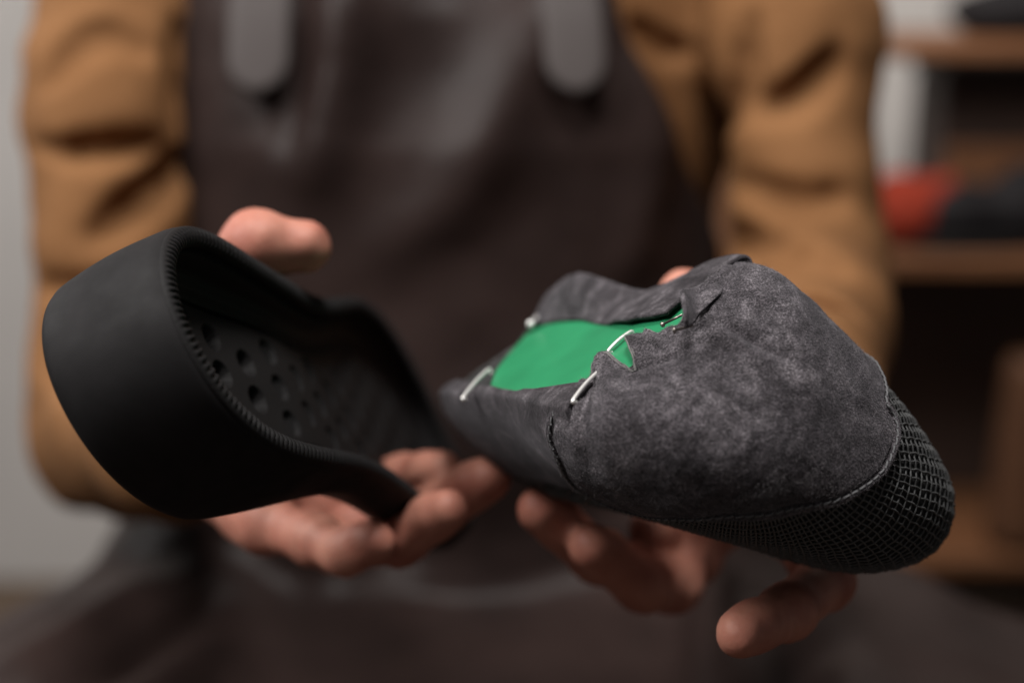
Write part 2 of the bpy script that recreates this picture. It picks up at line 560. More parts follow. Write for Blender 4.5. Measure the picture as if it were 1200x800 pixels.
# wooden shoe last standing low at the right edge
c = atY(1188, 470, SY0 + .04)
t = thing("wooden_block", (c[0], c[1], zm - .40), "orange brown wooden block standing under the shelf board at the right edge", "block")
sd = SDF((c[0] - .08, c[1] - .09, zm - .41), (c[0] + .1, c[1] + .1, zm - .05), .004)
sd.cone((c[0] + .02, c[1], zm - .37), (c[0] + .02, c[1], zm - .16), .042, .034, .01)
sd.D = np.maximum(sd.D, (zm - .399 - sd.points()[..., 2]).astype(np.float32))
sd.D = np.maximum(sd.D, (sd.points()[..., 2] - (zm - .14)).astype(np.float32))
V, Q = sd.mesh(); mesh_obj("block_body", relax(V, Q, 2), [Q], M["block"], t)

# ------------------------------------------------------------------ the person: body, hands, clothes
XC, YC = -.05, 1.005
SHL, SHR = np.array([-.252, 1.0, 1.15]), np.array([.176, 1.01, 1.15])
ELL, ELR = PW(128, 500, .89), PW(950, 322, .89)
WRL, WRR = PW(235, 525, .68), PW(925, 512, .625)

def out_joints(mcps, fingers):
    for m, f in zip(mcps, fingers):
        yield f[0], f[1]
        yield f[1], f[2]

def hand(sd, wrist, mcps, fingers, thumb, rscale=1.0):
    """mcps: 4 points, fingers: 4 x (pip, dip, tip), thumb: (cmc, mcp, ip, tip)"""
    rm = np.array([.0118, .0120, .0115, .0105]) * rscale
    for i, m in enumerate(mcps):
        sd.cone(wrist, m, .019, rm[i], .016)
    for i in range(3):
        sd.cone(mcps[i], mcps[i + 1], rm[i], rm[i + 1], .012)
    sd.cone(wrist, thumb[0], .020, .0165, .015)
    sd.cone(thumb[0], mcps[0], .0150, .0105, .018)
    out = []
    for i, f in enumerate(fingers):
        r = rm[i] * np.array([1.0, .90, .82, .74])
        P = [mcps[i], *f]
        for j in range(3):
            sd.cone(P[j], P[j + 1], r[j], r[j + 1], .0035)
        for j in (1, 2):                                     # knuckle swellings
            sd.ell(P[j], [r[j] * 1.06] * 3, .004)
        # finger pad
        bend = P[2] - (P[1] + P[3]) / 2
        bend /= np.linalg.norm(bend) + 1e-9
        sd.ell(P[3] * .75 + P[2] * .25 - bend * r[3] * .22, [r[3] * 1.0] * 3, .004)
        out.append((P[2], P[3], bend, r[3]))
    for j0, j1 in out_joints(mcps, fingers):
        sl, G = sd._win(j0 - .02, j0 + .02)
        ax = (j1 - j0) / np.linalg.norm(j1 - j0)
        q = G - j0.astype(np.float32); h = q @ ax.astype(np.float32)
        rad = np.sqrt(np.maximum((q * q).sum(-1) - h * h, 0))
        g = np.exp(-((h - .0018) / .0013) ** 2) + .8 * np.exp(-((h + .0024) / .0013) ** 2)
        sd.D[sl] += (.0009 * g * (rad < .015)).astype(np.float32)
    T = list(thumb); r = np.array([.0160, .0128, .0118, .0100])
    for j in range(3):
        sd.cone(T[j], T[j + 1], r[j], r[j + 1], .006)
    sd.ell(T[2], [.0124] * 3, .004)
    bend = T[2] - (T[1] + T[3]) / 2; bend /= np.linalg.norm(bend) + 1e-9
    out.append((T[2], T[3], bend, r[3]))
    return out

def box_of(pts, pad):
    p = np.array(pts); return p.min(0) - pad, p.max(0) + pad

# hand that grips the rubber sole (seen on the left)
mL = [PW(300, 530, .625), PW(302, 560, .605), PW(305, 590, .588), PW(312, 612, .570)]
fL = [(PW(405, 575, .605), PW(470, 562, .588), PW(517, 553, .572)),
      (PW(412, 622, .592), PW(510, 600, .570), PW(572, 561, .552)),
      (PW(398, 640, .572), PW(470, 632, .550), PW(524, 598, .536)),
      (PW(368, 632, .552), PW(405, 646, .540), PW(440, 636, .530))]
tL = (PW(238, 440, .640), PW(250, 335, .575), PW(300, 288, .527), PW(357, 289, .530))
# hand that holds the upturned shoe (seen on the right)
mR = [PW(795, 568, .640), PW(818, 584, .628), PW(852, 592, .618), PW(926, 616, .575)]
fR = [(PW(764, 676, .590), PW(700, 652, .562), PW(634, 598, .541)),
      (PW(788, 684, .588), PW(752, 684, .560), PW(694, 641, .537)),
      (PW(812, 654, .612), PW(786, 640, .602), PW(762, 622, .588)),
      (PW(968, 680, .519), PW(924, 716, .489), PW(868, 742, .466))]
tR = (PW(905, 480, .600), PW(858, 400, .572), PW(828, 362, .556), PW(801, 346, .545))

bodyV, bodyQ, nV = [], [], 0
nails = []
for wrist, elbow, m, f, t in ((WRL, ELL, mL, fL, tL), (WRR, ELR, mR, fR, tR)):
    fa = elbow + (wrist - elbow) * .45
    lo, hi = box_of([wrist, fa, *m, *[q for g in f for q in g], *t], .032)
    sd = SDF(lo, hi, .0014)
    sd.cone(fa, wrist, .030, .024, .01)
    nails += hand(sd, wrist, m, f, t, 1.0 if wrist is WRL else 1.04)
    P = sd.points(); sd.D += (.0005 * vnoise(P * 160)).astype(np.float32)
    V, Q = sd.mesh(); V = relax(V, Q, 2)
    bodyV.append(V); bodyQ.append(Q + nV); nV += len(V)
sd = SDF((-.36, .78, .60), (.31, 1.16, 1.36), .006)
sd.cone((XC, YC, .70), (XC, YC + .01, .93), .150, .150, .03, flat=((0, 1, 0), 1.55))
sd.cone((XC, YC + .01, .93), (XC, YC + .08, 1.07), .150, .150, .03, flat=((0, 1, 0), 1.55))
sd.cone(SHL * .8 + SHR * .2, SHL * .2 + SHR * .8, .055, .055, .05)
sd.cone((XC + .02, 1.0, 1.15), (XC + .02, .985, 1.32), .055, .052, .03)
for a, b in ((SHL, ELL), (SHR, ELR)):
    sd.cone(a, b, .034, .030, .03)
for e, w in ((ELL, WRL), (ELR, WRR)):
    sd.cone(e, e + (w - e) * .5, .030, .027, .01)
V, Q = sd.mesh(); V = relax(V, Q, 3)
bodyV.append(V); bodyQ.append(Q + nV)
person = mesh_obj("person", np.concatenate(bodyV), [np.concatenate(bodyQ)], M["skin"])
tag(person, "seated person in ochre brown shirt and dark leather apron holding shoe pieces in both hands", "person")

# shirt
sd = SDF((-.40, .60, .60), (.34, 1.20, 1.27), .0042)
sd.cone((XC, YC, .68), (XC, YC, .93), .182, .190, .03, flat=((0, 1, 0), 1.56))
sd.cone((XC, YC, .93), (XC, YC + .095, 1.09), .188, .178, .03, flat=((0, 1, 0), 1.56))
sd.cone(SHL * .85 + SHR * .15, SHL * .15 + SHR * .85, .070, .070, .05)
for sx in (-1, 1):
    sd.cone((XC + sx * .150, 1.02, .94), (XC + sx * .155, 1.03, 1.14), .052, .06, .03)
for a, b, w in ((SHL, ELL, WRL), (SHR, ELR, WRR)):
    mid = (a + b) / 2 + np.array([0, -.012, 0])
    sd.chain([a, mid, b], [.056, .049, .046], .026)
    e = b + (w - b) * .80
    sd.chain([b, (b + e) / 2, e], [.047, .046, .040], .016)
# creases pressed into the cloth and ridges between them, laid along the sleeves
def surf(px, py, d0=.70, d1=1.15):
    o = PW(px, py, d0); e = PW(px, py, d1)
    t = np.linspace(0, 1, 300)[:, None]; q = o + (e - o) * t
    i = np.clip(np.round((q - sd.lo) / sd.vox).astype(int), 0, sd.n - 1)
    v = sd.D[i[:, 0], i[:, 1], i[:, 2]]
    k = np.argmax(v < 0)
    return q[k] if v[k] < 0 else None
def fold(pts, r, depth):
    c = resample(catmull(pts, 8), 14)
    P = [surf(*q) for q in c]
    rr = r * (.35 + .65 * np.sin(np.linspace(.08, .92, 14) * np.pi))
    for k in range(13):
        if P[k] is None or P[k + 1] is None: continue
        vw = (CAM - P[k]); vw /= np.linalg.norm(vw)
        off = vw * (r - depth)
        sd.cone(P[k] + off, P[k + 1] + off, rr[k], rr[k + 1], .007, sub=True)
for pts, r, dp in ((((48, 172), (110, 178), (185, 170)), .011, .010),
                   (((55, 100), (110, 45), (175, 62)), .014, .011),
                   (((112, 275), (170, 235), (228, 182)), .014, .013),
                   (((48, 335), (120, 345), (180, 330)), .010, .008),
                   (((205, 20), (212, 90), (215, 160)), .010, .008),
                   (((60, 430), (110, 450), (160, 440)), .010, .008),
                   (((838, 285), (900, 280), (985, 300)), .014, .013),
                   (((862, 215), (930, 238), (990, 225)), .010, .009),
                   (((880, 130), (940, 110), (985, 60)), .011, .009),
                   (((745, 30), (775, 55), (805, 60)), .012, .010),
                   (((880, 20), (870, 90), (845, 150)), .010, .008),
                   (((860, 345), (930, 360), (1000, 390)), .008, .005)):
    fold(pts, r, dp)
P = sd.points()
arm = np.exp(-((P[..., 0] - XC) / .16) ** 2)
sd.D += (.0045 * fbm(P * np.array([11, 11, 22.0]), 2) * (1 - .5 * arm) + .0015 * vnoise(P * 55)).astype(np.float32)
V, Q = sd.mesh(); V = relax(V, Q, 2)
shirt = mesh_obj("shirt", V, [Q], M["shirt"], person)

# trousers under the apron
sd = SDF((-.40, .30, .42), (.34, 1.16, .80), .007)
for s in (-1, 1):
    hip = np.array([XC + .015 + s * .095, .99, .60]); kn = np.array([XC + .015 + s * .235, .47, .575])
    sd.cone(hip, kn, .085, .066, .03)
    sd.cone(kn, kn + (0, .03, -.14), .064, .060, .02)
sd.cone((XC - .07, 1.02, .66), (XC + .07, 1.02, .66), .10, .10, .05)
P = sd.points(); sd.D += (.004 * fbm(P * 15, 2)).astype(np.float32)
V, Q = sd.mesh(); mesh_obj("trousers", relax(V, Q, 2), [Q], M["trouser"], person)

# leather apron: one sheet down the chest and over the lap
def front_y(x, z):
    t = np.clip(np.abs((x - XC) / .196), 0, .995)
    b = .135 + .012 * sstep(.95, .75, z)
    return YC - .022 - b * (1 - t ** 2.6) ** (1 / 2.2) - .010 * sstep(.92, .74, z) + .30 * np.clip(z - .94, 0, .3) + .25 * np.clip(z - 1.02, 0, .3)
ns = 150; nx = 150
zt_, zb_ = 1.17, .735
path = []                                   # (kind, z or y)
rows = []
nt = 78
aa = np.linspace(-1, 1, nx)
for i in range(nt):
    z = zt_ + (zb_ - zt_) * i / (nt - 1)
    q = (zt_ - z) / (zt_ - zb_)
    xl = -.200 - .016 * q - .03 * sstep(.78, 1, q); xr = .062 + .085 * sstep(.28, .78, q) + .04 * sstep(.78, 1, q)
    x = (xl + xr) / 2 + aa * (xr - xl) / 2
    rows.append(np.stack([x, front_y(x, z), np.full(nx, z)], 1))
last = rows[-1]
nl = ns - nt
for j in range(1, nl + 1):
    t = j / nl
    L = t * .56
    xl, xr = last[0, 0] - .13 * sstep(0, .25, t), last[-1, 0] + .19 * sstep(0, .25, t)
    x = (xl + xr) / 2 + aa * (xr - xl) / 2
    r = .065
    ang = min(L / r, math.pi / 2 * .93)
    y = last[:, 1] * (1 - sstep(0, .2, t)) + (.865 + .05 * np.abs(aa) ** 3) * sstep(0, .2, t) - r * (1 - math.cos(ang)) - max(0, L - r * math.pi / 2 * .93)
    z = .735 - r * math.sin(ang) + 0 * x
    tt = np.clip((.86 - y) / .40, 0, 1)
    bump_ = 0
    for s in (-1, 1):
        bump_ = bump_ + .034 * np.exp(-((x - (XC + .015 + s * (.135 + .11 * tt))) / .075) ** 2)
    z = z + (bump_ - .012) * sstep(0, .12, t) - .06 * np.clip((np.abs(aa) - .82) / .18, 0, 1) ** 1.6 * sstep(0, .2, t)
    z = z - .20 * np.clip((.47 - y) / .10, 0, None) ** 1.5 * .6
    rows.append(np.stack([x, y, z], 1))
AP = np.array(rows)
N = np.cross(np.gradient(AP, axis=0), np.gradient(AP, axis=1)); N /= np.linalg.norm(N, axis=-1)[..., None]
if N[20, 75, 1] > 0: N = -N
def on_lap(px, py, z=.695):
    d = PW(px, py, 1.0) - CAM
    return CAM + d * (z - CAM[2]) / d[2]
def on_chest(px, py):
    d = PW(px, py, 1.0) - CAM
    p = CAM + d * (.868 / d[1]); p[1] = front_y(p[0], p[2]); return p
def ridge(pts, h, w):
    c = resample(catmull(pts, 6), 40)
    d = np.sqrt(((AP[:, :, None, :] - c[None, None]) ** 2).sum(-1))
    taper = np.sin(np.linspace(.12, .88, 40) * np.pi) ** .7
    return (h * taper * np.exp(-(d / w) ** 2)).max(-1) if h > 0 else (h * taper * np.exp(-(d / w) ** 2)).min(-1)
disp = .006 * fbm(AP * np.array([7, 7, 9.0]), 3)
disp[nt + 6:] += .010 * fbm(AP[nt + 6:] * np.array([12, 7, 9.0]) + 4.7, 2)
for pts, h, w in (([on_chest(395, -40), on_chest(400, 60), on_chest(375, 190)], .014, .020),
                  ([on_chest(345, -40), on_chest(350, 60), on_chest(345, 160)], -.010, .012),
                  ([on_chest(660, -30), on_chest(610, 80), on_chest(540, 220), on_chest(470, 270)], .013, .022),
                  ([on_chest(520, -40), on_chest(500, 60), on_chest(440, 190)], -.006, .026),
                  ([on_chest(760, 100), on_chest(770, 200), on_chest(740, 300)], .010, .018),
                  ([on_lap(-20, 790), on_lap(60, 735), on_lap(150, 675)], .027, .014),
                  ([on_lap(90, 800), on_lap(160, 740), on_lap(250, 680)], -.023, .018),
                  ([on_lap(340, 640), on_lap(410, 690), on_lap(480, 750)], .023, .014),
                  ([on_lap(460, 650), on_lap(520, 720), on_lap(560, 800)], -.027, .016),
                  ([on_lap(560, 790), on_lap(620, 730), on_lap(690, 680)], .027, .016),
                  ([on_lap(720, 800), on_lap(750, 740), on_lap(760, 680)], -.027, .016),
                  ([on_lap(805, 790), on_lap(825, 720), on_lap(840, 650)], .023, .012),
                  ([on_lap(900, 800), on_lap(960, 740), on_lap(1000, 690)], -.023, .02),
                  ([on_lap(1100, 640), on_lap(1135, 700), on_lap(1170, 790)], .023, .014)):
    disp = disp + ridge(pts, h, w)
AP = AP + N * disp[..., None]
apron = sheet(AP, .0028).build("apron", M["leather"], person)
# straps with rounded ends, lying on the bib and going up over the shoulders
for px0, px1, top in ((300, 306, SHL), (668, 676, SHR)):
    e = on_chest(px1, 108); a = on_chest(px0, -60); 
    c = [np.array([e[0], e[1] - .016, e[2]]), np.array([(e[0] + a[0]) / 2, (e[1] + a[1]) / 2 - .016, (e[2] + a[2]) / 2]), np.array([a[0], a[1] - .012, a[2]]),
         np.array([a[0], a[1] + .045, 1.185]), np.array([a[0] * .9 + XC * .1, 1.01, 1.225]), np.array([a[0] * .85 + XC * .15, 1.10, 1.19])]
    c = resample(catmull(c, 10), 60)
    wv = np.linspace(-1, 1, 13)
    s = np.linspace(0, 1, 60)
    half = .0185 * np.sqrt(np.clip(1 - (1 - np.clip(s / .055, 0, 1)) ** 2, .02, 1))
    P = c[:, None, :] + (wv[None, :] * half[:, None])[..., None] * np.array([1.0, .05, 0]) 
    Ns = np.cross(np.gradient(P, axis=0), np.gradient(P, axis=1)); Ns /= np.linalg.norm(Ns, axis=-1)[..., None] + 1e-9
    if Ns[10, 6, 1] > 0: Ns = -Ns
    P = P + Ns * (.0016 * (1 - wv ** 4))[None, :, None]
    sheet(P, .005, Ns).build("strap", M["strap"], apron)

# ------------------------------------------------------------------ the rubber sole
RS = np.array([[0.35979, -0.24696, -0.89976], [-0.35181, 0.85725, -0.37597], [0.86417, 0.45182, 0.22154]])
TS = np.array([-0.14250, -0.00790, -0.42927])
SLEN, HT = 284.0, 46.0
def sole_half(u):
    k = SLEN / 290.0
    X = np.array([0, 1, 3, 6, 10, 16, 24, 34, 46, 60, 80, 110, 130, 155, 185, 210, 240, 262, 275, 281, 283.3, 284])
    Y = np.array([0, 8, 14.5, 20.5, 26.5, 32.5, 38, 42, 44, 44, 42.5, 39, 40, 45, 50.5, 51, 46, 36, 26, 16, 8, 0.])
    return np.interp(u, X, Y)
def sole_outline(n):
    u = (1 - np.cos(np.linspace(0, np.pi, 3000))) / 2 * SLEN
    h = sole_half(u)
    p = resample(np.r_[np.c_[u, h], np.c_[u[::-1], -h[::-1]][1:-1]], 210, True)
    for _ in range(9):
        p = .25 * np.roll(p, 1, 0) + .5 * p + .25 * np.roll(p, -1, 0)
    return resample(catmull(p, 10, True), n, True)
def sole_bottom(u):            # the heel block is deep, the waist and forefoot are thin
    return 27.0 * sstep(52, 105, u)
def sole_bend(p):
    p = np.array(p, float); u = p[..., 0]
    b = np.clip(u - 95, 0, None)
    p[..., 2] -= 24 * (b / 190) ** 1.5
    p[..., 1] += 9 * sstep(100, 230, u) + 13 * sstep(60, 235, u) * np.clip(p[..., 1] / 40, 0, 1)
    return p
def SW(p):
    return toworld(sole_bend(p) / 1000 @ RS + TS)
def sole_sink(u):            # the hollow is shallower where the sole is thin
    return 1 - .46 * sstep(50, 105, u)
sole = thing("rubber_sole", SW(np.array([40.0, 0, 0])), "hollow black rubber cup sole with a ribbed rim, held open towards the camera", "shoe sole")
NO = 1840
O = sole_outline(NO)
tan = np.roll(O, -1, 0) - np.roll(O, 1, 0); tan /= np.linalg.norm(tan, axis=1)[:, None]
nin = np.stack([tan[:, 1], -tan[:, 0]], 1)                     # points inwards
nin *= np.sign(((np.array([[110, 0]]) - O) * nin).sum(1).mean())
inw = lambda d: O + nin * np.broadcast_to(d, (NO,))[:, None]
arc = np.arange(NO) / NO
perim = np.linalg.norm(O - np.roll(O, 1, 0), axis=1).sum()
ribs = round(perim / 2.75)
wave = np.cos(2 * np.pi * arc * ribs)
rib = np.clip(wave * 1.3 + .25, -1, 1) * (1 + .3 * vnoise(np.c_[O / 5, np.zeros(NO)]))
rib2 = np.clip(np.cos(2 * np.pi * arc * ribs * 1.0 + 1.9) * 1.6 + .2, -1, 1)
b0 = sole_bottom(O[:, 0])
scuff = fbm(np.c_[O / 22, np.full(NO, 3.)], 3)
def ring(d, w, dd=0):
    p = inw(d + dd); return np.stack([p[:, 0], p[:, 1], np.broadcast_to(w, (NO,))], 1)
wob = .35 * vnoise(np.c_[O / 14, np.zeros(NO)])
# outer wall and bottom
R_ = [ring(38, b0 + 1.5), ring(20, b0 + .6), ring(9, b0), ring(3.2, b0), ring(1.0, b0 + 1.0), ring(.1, b0 + 3.2)]
for k in np.linspace(0, 1, 14)[1:]:
    ww = b0 + 3.2 + (HT - 5.2 - b0 - 3.2) * k
    R_.append(ring(.0 - 1.3 * math.sin(k * math.pi) + .9 * k, ww, wob * math.sin(k * math.pi)))
R_ += [ring(1.4, HT - 3.2), ring(2.0, HT - 1.6), ring(2.9, HT - .8)]
m = MB().grid(np.array([SW(r) for r in R_]), cv=True)
mid = SW(np.stack([np.linspace(36, 212, 60), np.zeros(60), sole_bottom(np.linspace(36, 212, 60)) + 1.5], 1))
m.build("outer_wall", M["rubber"], sole)
# ribbed lip: ribs run across the rim and turn down the inside
R_ = []
for t in np.linspace(0, 1, 15):
    a = t * math.pi
    dd = 5.6 - 3.4 * math.cos(a); ww = HT - 1.2 + 2.0 * math.sin(a)
    sk = np.roll(rib, int(round(3.0 * (t - .5))))
    R_.append(ring(dd, ww + .62 * sk * math.sin(a) ** .6 * sstep(.22, .5, t)))
for t in np.linspace(0, 1, 5)[1:]:
    R_.append(ring(9.0 + .1 * t, HT - 1.4 - 1.2 * t))
for t in np.linspace(0, 1, 12)[1:]:
    a = t * math.pi
    R_.append(ring(9.1 + .1 * t + .55 * rib2 * math.sin(a) ** .6 * -1 - .8 * math.sin(a), HT - 2.6 - 4.4 * t))
m = MB().grid(np.array([SW(r) for r in R_]), cv=True)
m.build("ribbed_rim", M["rubber_in"], sole)
# inner wall down to the ledge
kk = sole_sink(O[:, 0])
R_ = [ring(d_, HT - 6.6 - (h_ - 6.6) * kk) for d_, h_ in ((9.2, 6.6), (9.6, 8.0), (9.8, 13.0), (10.2, 15.4), (11.2, 16.4), (14.6, 16.2), (15.4, 16.8), (15.8, 19.2), (17.0, 19.9))]
MB().grid(np.array([SW(r) for r in R_]), cv=True).build("inner_wall", M["rubber_in"], sole)
# floor with moulded oval recesses
nu, nv = 420, 150
U = np.linspace(13.0, SLEN - 13, nu)
hw = np.maximum(sole_half(U) - 13.0, 3)
Vv = np.linspace(-1, 1, nv)
PU = np.repeat(U[:, None], nv, 1); PV = hw[:, None] * Vv[None, :]
# keep the rounded heel end
depth = np.zeros((nu, nv))
for iu, cu in enumerate(np.arange(30, 260, 15.5)):
    off = 0 if iu % 2 == 0 else 7.2
    for cv in np.arange(-43.2, 44, 14.4):
        cvv = cv + off
        if abs(cvv) > np.interp(cu, U, hw) - 8.5: continue
        e = np.sqrt(((PU - cu) / 4.0) ** 2 + ((PV - cvv) / 5.0) ** 2)
        depth = np.maximum(depth, sstep(1.06, .90, e))
for k in np.linspace(0, 1, 64):                                   # little pits along the edge
    for s in (-1, 1):
        cu = 20 + k * 205; cv = s * (np.interp(cu, U, hw) - 3.6)
        e = np.sqrt(((PU - cu) / 1.5) ** 2 + ((PV - cv) / 2.4) ** 2)
        depth = np.maximum(depth, .6 * sstep(1.15, .8, e))
lvl = HT - 6.6 - 13.2 * sole_sink(PU) + .2 * vnoise(np.stack([PU / 9, PV / 9, 0 * PU], -1))
Pf = np.stack([PU, PV, lvl - (1.2 + 5.0 * sstep(105, 60, PU)) * depth], -1)
MB().grid(SW(Pf)).build("inner_floor", M["rubber_in"], sole)

DEBUG_ = False
# ------------------------------------------------------------------ the upturned shoe (local mm: x to the toe, y to the far side, z out of the bottom)
XF = 32.0; SL_ = 206.0
SEC1 = [(-39, -4), (-41, -18), (-33, -38), (-19, -58), (0, -80), (26, -108), (54, -119), (71, -106), (70, -73), (61, -40), (52, -14), (43, 3), (28, 5.5), (0, 2), (-28, 1)]
SEC2 = [(-36, -4), (-36, -16), (-31.5, -34), (-23, -53), (-7, -66), (12, -72), (28, -66), (36, -48), (36, -34), (35, -18), (31, -4), (24, 0), (0, 0), (-29, 0)]
SCC = np.array([10., -44.])
def sec_polar(P):
    o = catmull(P, 12, True) - SCC
    th = np.arctan2(o[:, 1], o[:, 0]); r = np.hypot(o[:, 0], o[:, 1]); k = np.argsort(th)
    return np.r_[th[k] - 2 * np.pi, th[k], th[k] + 2 * np.pi], np.r_[r[k], r[k], r[k]]
TH1, RR1 = sec_polar(SEC1); TH2, RR2 = sec_polar(SEC2)
def FS(p):
    x = p[..., 0]; d = XF - x
    oy, oz = p[..., 1] - SCC[0], p[..., 2] - SCC[1]
    th = np.arctan2(oz, oy); r = np.hypot(oy, oz)
    w = np.clip((d - 52) / 44, 0, 1); w = w * w * (3 - 2 * w)
    R = np.interp(th, TH1, RR1) * (1 - w) + np.interp(th, TH2, RR2) * w
    t = np.clip(d / 50, 0, 1); f = (1 - (1 - t) ** 2.6) ** .5
    t2 = np.clip((SL_ - d) / 88, 0, 1); f = f * (1 - (1 - t2) ** 2.2) ** .5
    return np.where((d < 0) | (d > SL_), 9., r / np.maximum(R * f, 1e-3) - 1)
def first_out(o, dirs, tmax=240., n=80, inv=False):
    """distance along dirs to where FS changes sign"""
    N_ = len(dirs); lo = np.zeros(N_); hi = np.full(N_, tmax); found = np.zeros(N_, bool)
    st = tmax / n
    for k in range(n):
        tt = st * (k + 1); q = (FS(o + dirs * tt) > 0) != inv
        nw = q & ~found; lo[nw] = tt - st; hi[nw] = tt; found |= q
    for _ in range(24):
        m_ = (lo + hi) / 2; q = (FS(o + dirs * m_[:, None]) > 0) != inv
        hi = np.where(q, m_, hi); lo = np.where(q, lo, m_)
    return lo, found
def s_norm(p, e=.4):
    g = np.stack([FS(p + np.eye(3)[k] * e) - FS(p - np.eye(3)[k] * e) for k in range(3)], -1)
    return g / (np.linalg.norm(g, axis=-1)[..., None] + 1e-12)
_u = np.array([.42, 0, .91]); _u /= np.linalg.norm(_u)
_v = np.array([.78, .536, 0]); _v[2] = -(_v[0] * _u[0] + _v[1] * _u[1]) / _u[2]; _v /= np.linalg.norm(_v)
MS = np.stack([_u, _v, np.cross(_u, _v)]); OS = PC(780, 404, .445)
def HW_(p): return toworld(np.asarray(p) / 1000 @ MS + OS)
def H2L(pc): return (np.asarray(pc) - OS) @ MS.T * 1000
EYE = H2L(np.zeros(3))
def seen(px):
    """surface points (local) met by the view rays through pixels"""
    d = H2L(np.array([PC(x, y, .40) for x, y in px])) - EYE
    d /= np.linalg.norm(d, axis=1)[:, None]
    t, f = first_out(EYE, d, 800., 800, True)
    p = EYE + d * t[:, None]
    # rays that miss: closest approach
    for i in np.where(~f)[0]:
        tt = np.linspace(300, 650, 700); q = EYE + d[i] * tt[:, None]
        p[i] = q[np.argmin(FS(q))]
    return p
def seen_z(px, z):
    d = H2L(np.array([PC(x, y, .40) for x, y in px])) - EYE
    return EYE + d * ((z - EYE[2]) / d[:, 2])[:, None]

shoe = thing("upturned_shoe", HW_(np.array([-40.0, 5, -40])), "unfinished dark grey suede shoe held upside down with its green insole board showing", "shoe")

# --- body of the upper, all round (black lining under everything)
def polar_patch(C0, D0, bound, nphi, nr, r0=0.0):
    """bound: closed loop of local surface points, star shaped round D0 as seen from C0"""
    D0 = D0 / np.linalg.norm(D0)
    e1 = np.cross(D0, [0, 0, 1.0]); e1 /= np.linalg.norm(e1); e2 = np.cross(D0, e1)
    d = bound - C0; d /= np.linalg.norm(d, axis=1)[:, None]
    rho = np.arccos(np.clip(d @ D0, -1, 1)); phi = np.arctan2(d @ e2, d @ e1)
    k = np.argsort(phi); phi, rho = phi[k], rho[k]
    ph = np.linspace(-np.pi, np.pi, nphi, endpoint=False)
    rb = np.interp(ph, np.r_[phi - 2 * np.pi, phi, phi + 2 * np.pi], np.r_[rho, rho, rho])
    rr = np.linspace(r0, 1, nr)
    A = rb[None, :] * rr[:, None]
    dirs = np.cos(A)[..., None] * D0 + np.sin(A)[..., None] * (np.cos(ph)[None, :, None] * e1 + np.sin(ph)[None, :, None] * e2)
    t, _ = first_out(C0, dirs.reshape(-1, 3))
    P = C0 + dirs.reshape(-1, 3) * t[:, None]
    return P.reshape(nr, nphi, 3), ph, rb, (D0, e1, e2)

CI = np.array([-36., 6, -42])
th = np.linspace(0, np.pi, 150); ph = np.linspace(0, 2 * np.pi, 220, endpoint=False)
Tg, Pg = np.meshgrid(th, ph, indexing="ij")
dirs = np.stack([np.cos(Tg), np.sin(Tg) * np.cos(Pg), np.sin(Tg) * np.sin(Pg)], -1).reshape(-1, 3)
t, _ = first_out(CI, dirs)
base = (CI + dirs * (t - .5)[:, None]).reshape(150, 220, 3)
MB().grid(HW_(base), cv=True).build("lining", M["fabric_base"], shoe)

# --- toe cap
edge_px = [(675, 462), (684, 455), (700, 445), (706, 434), (713, 427), (722, 430), (731, 433), (738, 435), (744, 433), (746, 425),
           (743, 414), (742, 408), (746, 403), (760, 400), (782, 397), (795, 391), (805, 384), (812, 372), (817, 360)]
hid1 = [(824, 348), (834, 336), (848, 325)]
stitch_px = [(1034, 470), (1043, 486), (1047, 505), (1044, 528), (1030, 555), (1000, 577), (960, 592), (900, 601), (830, 602), (770, 600), (720, 590), (680, 568), (655, 535), (646, 510), (650, 488), (660, 472)]
Be = seen(edge_px); Bh1 = seen(hid1); Bs = seen(stitch_px)
q = np.array([(-24, 50, -2), (-38, 54, -12), (-42, 60, -24), (-32, 64, -34), (-12, 66, -41), (6, 60, -46)], float) - CI
qd = q / np.linalg.norm(q, axis=1)[:, None]; t, _ = first_out(CI, qd)
Bh2 = CI + qd * t[:, None]
CC_ = np.array([-30., 14, -40])
pole = seen([(905, 545)])[0]
sharp = resample(np.r_[Be, Bh1], 120)
smooth_ = resample(catmull(np.r_[Bh1[-1:], Bh2, Bs, Be[:1]], 10), 420)[1:-1]
loop = np.r_[sharp, smooth_]
if DEBUG_: print('Bh2', Bh2, 'Bs', Bs[:6], 'proj')
NPH, NR = 900, 230
P, phs, rb, (D0, e1, e2) = polar_patch(CC_, pole - CC_, loop, NPH, NR)
Nn = s_norm(P)
# pleats: grooves running in from the cut edge, lobes rising between them
def phi_of(p):
    d = p - CC_; d = d / np.linalg.norm(d, axis=-1)[..., None]
    return np.arctan2(d @ e2, d @ e1)
rr = np.linspace(0, 1, NR)[:, None]
def dphi(a, b): return (a - b + np.pi) % (2 * np.pi) - np.pi
pv = phi_of(Be); ph1 = phi_of(Bh1)
disp = np.zeros((NR, NPH))
dist_edge = (1 - rr) * (rb[None, :] * 62.0)               # rough mm from the boundary
def groove(px_path, depth, width, end_taper=True):
    c = resample(catmull(seen(px_path), 8), 60)
    d = np.full((NR, NPH), 1e9); tpar = np.zeros((NR, NPH))
    for k in range(60):
        dk = np.linalg.norm(P - c[k], axis=-1); b = dk < d
        d[b] = dk[b]; tpar[b] = k / 59
    tp = np.sin(np.clip(tpar, .02, .98) * np.pi) ** .6 if end_taper else 1 - tpar ** 1.5
    return depth * tp * np.exp(-(d / width) ** 2)
disp += groove([(744, 434), (758, 432), (785, 426), (815, 424)], -2.6, 2.0, False)
disp += groove([(745, 440), (760, 439), (785, 434), (810, 432)], 1.2, 2.6, False)
disp += groove([(748, 410), (775, 408), (810, 410)], 3.4, 4.2, False)
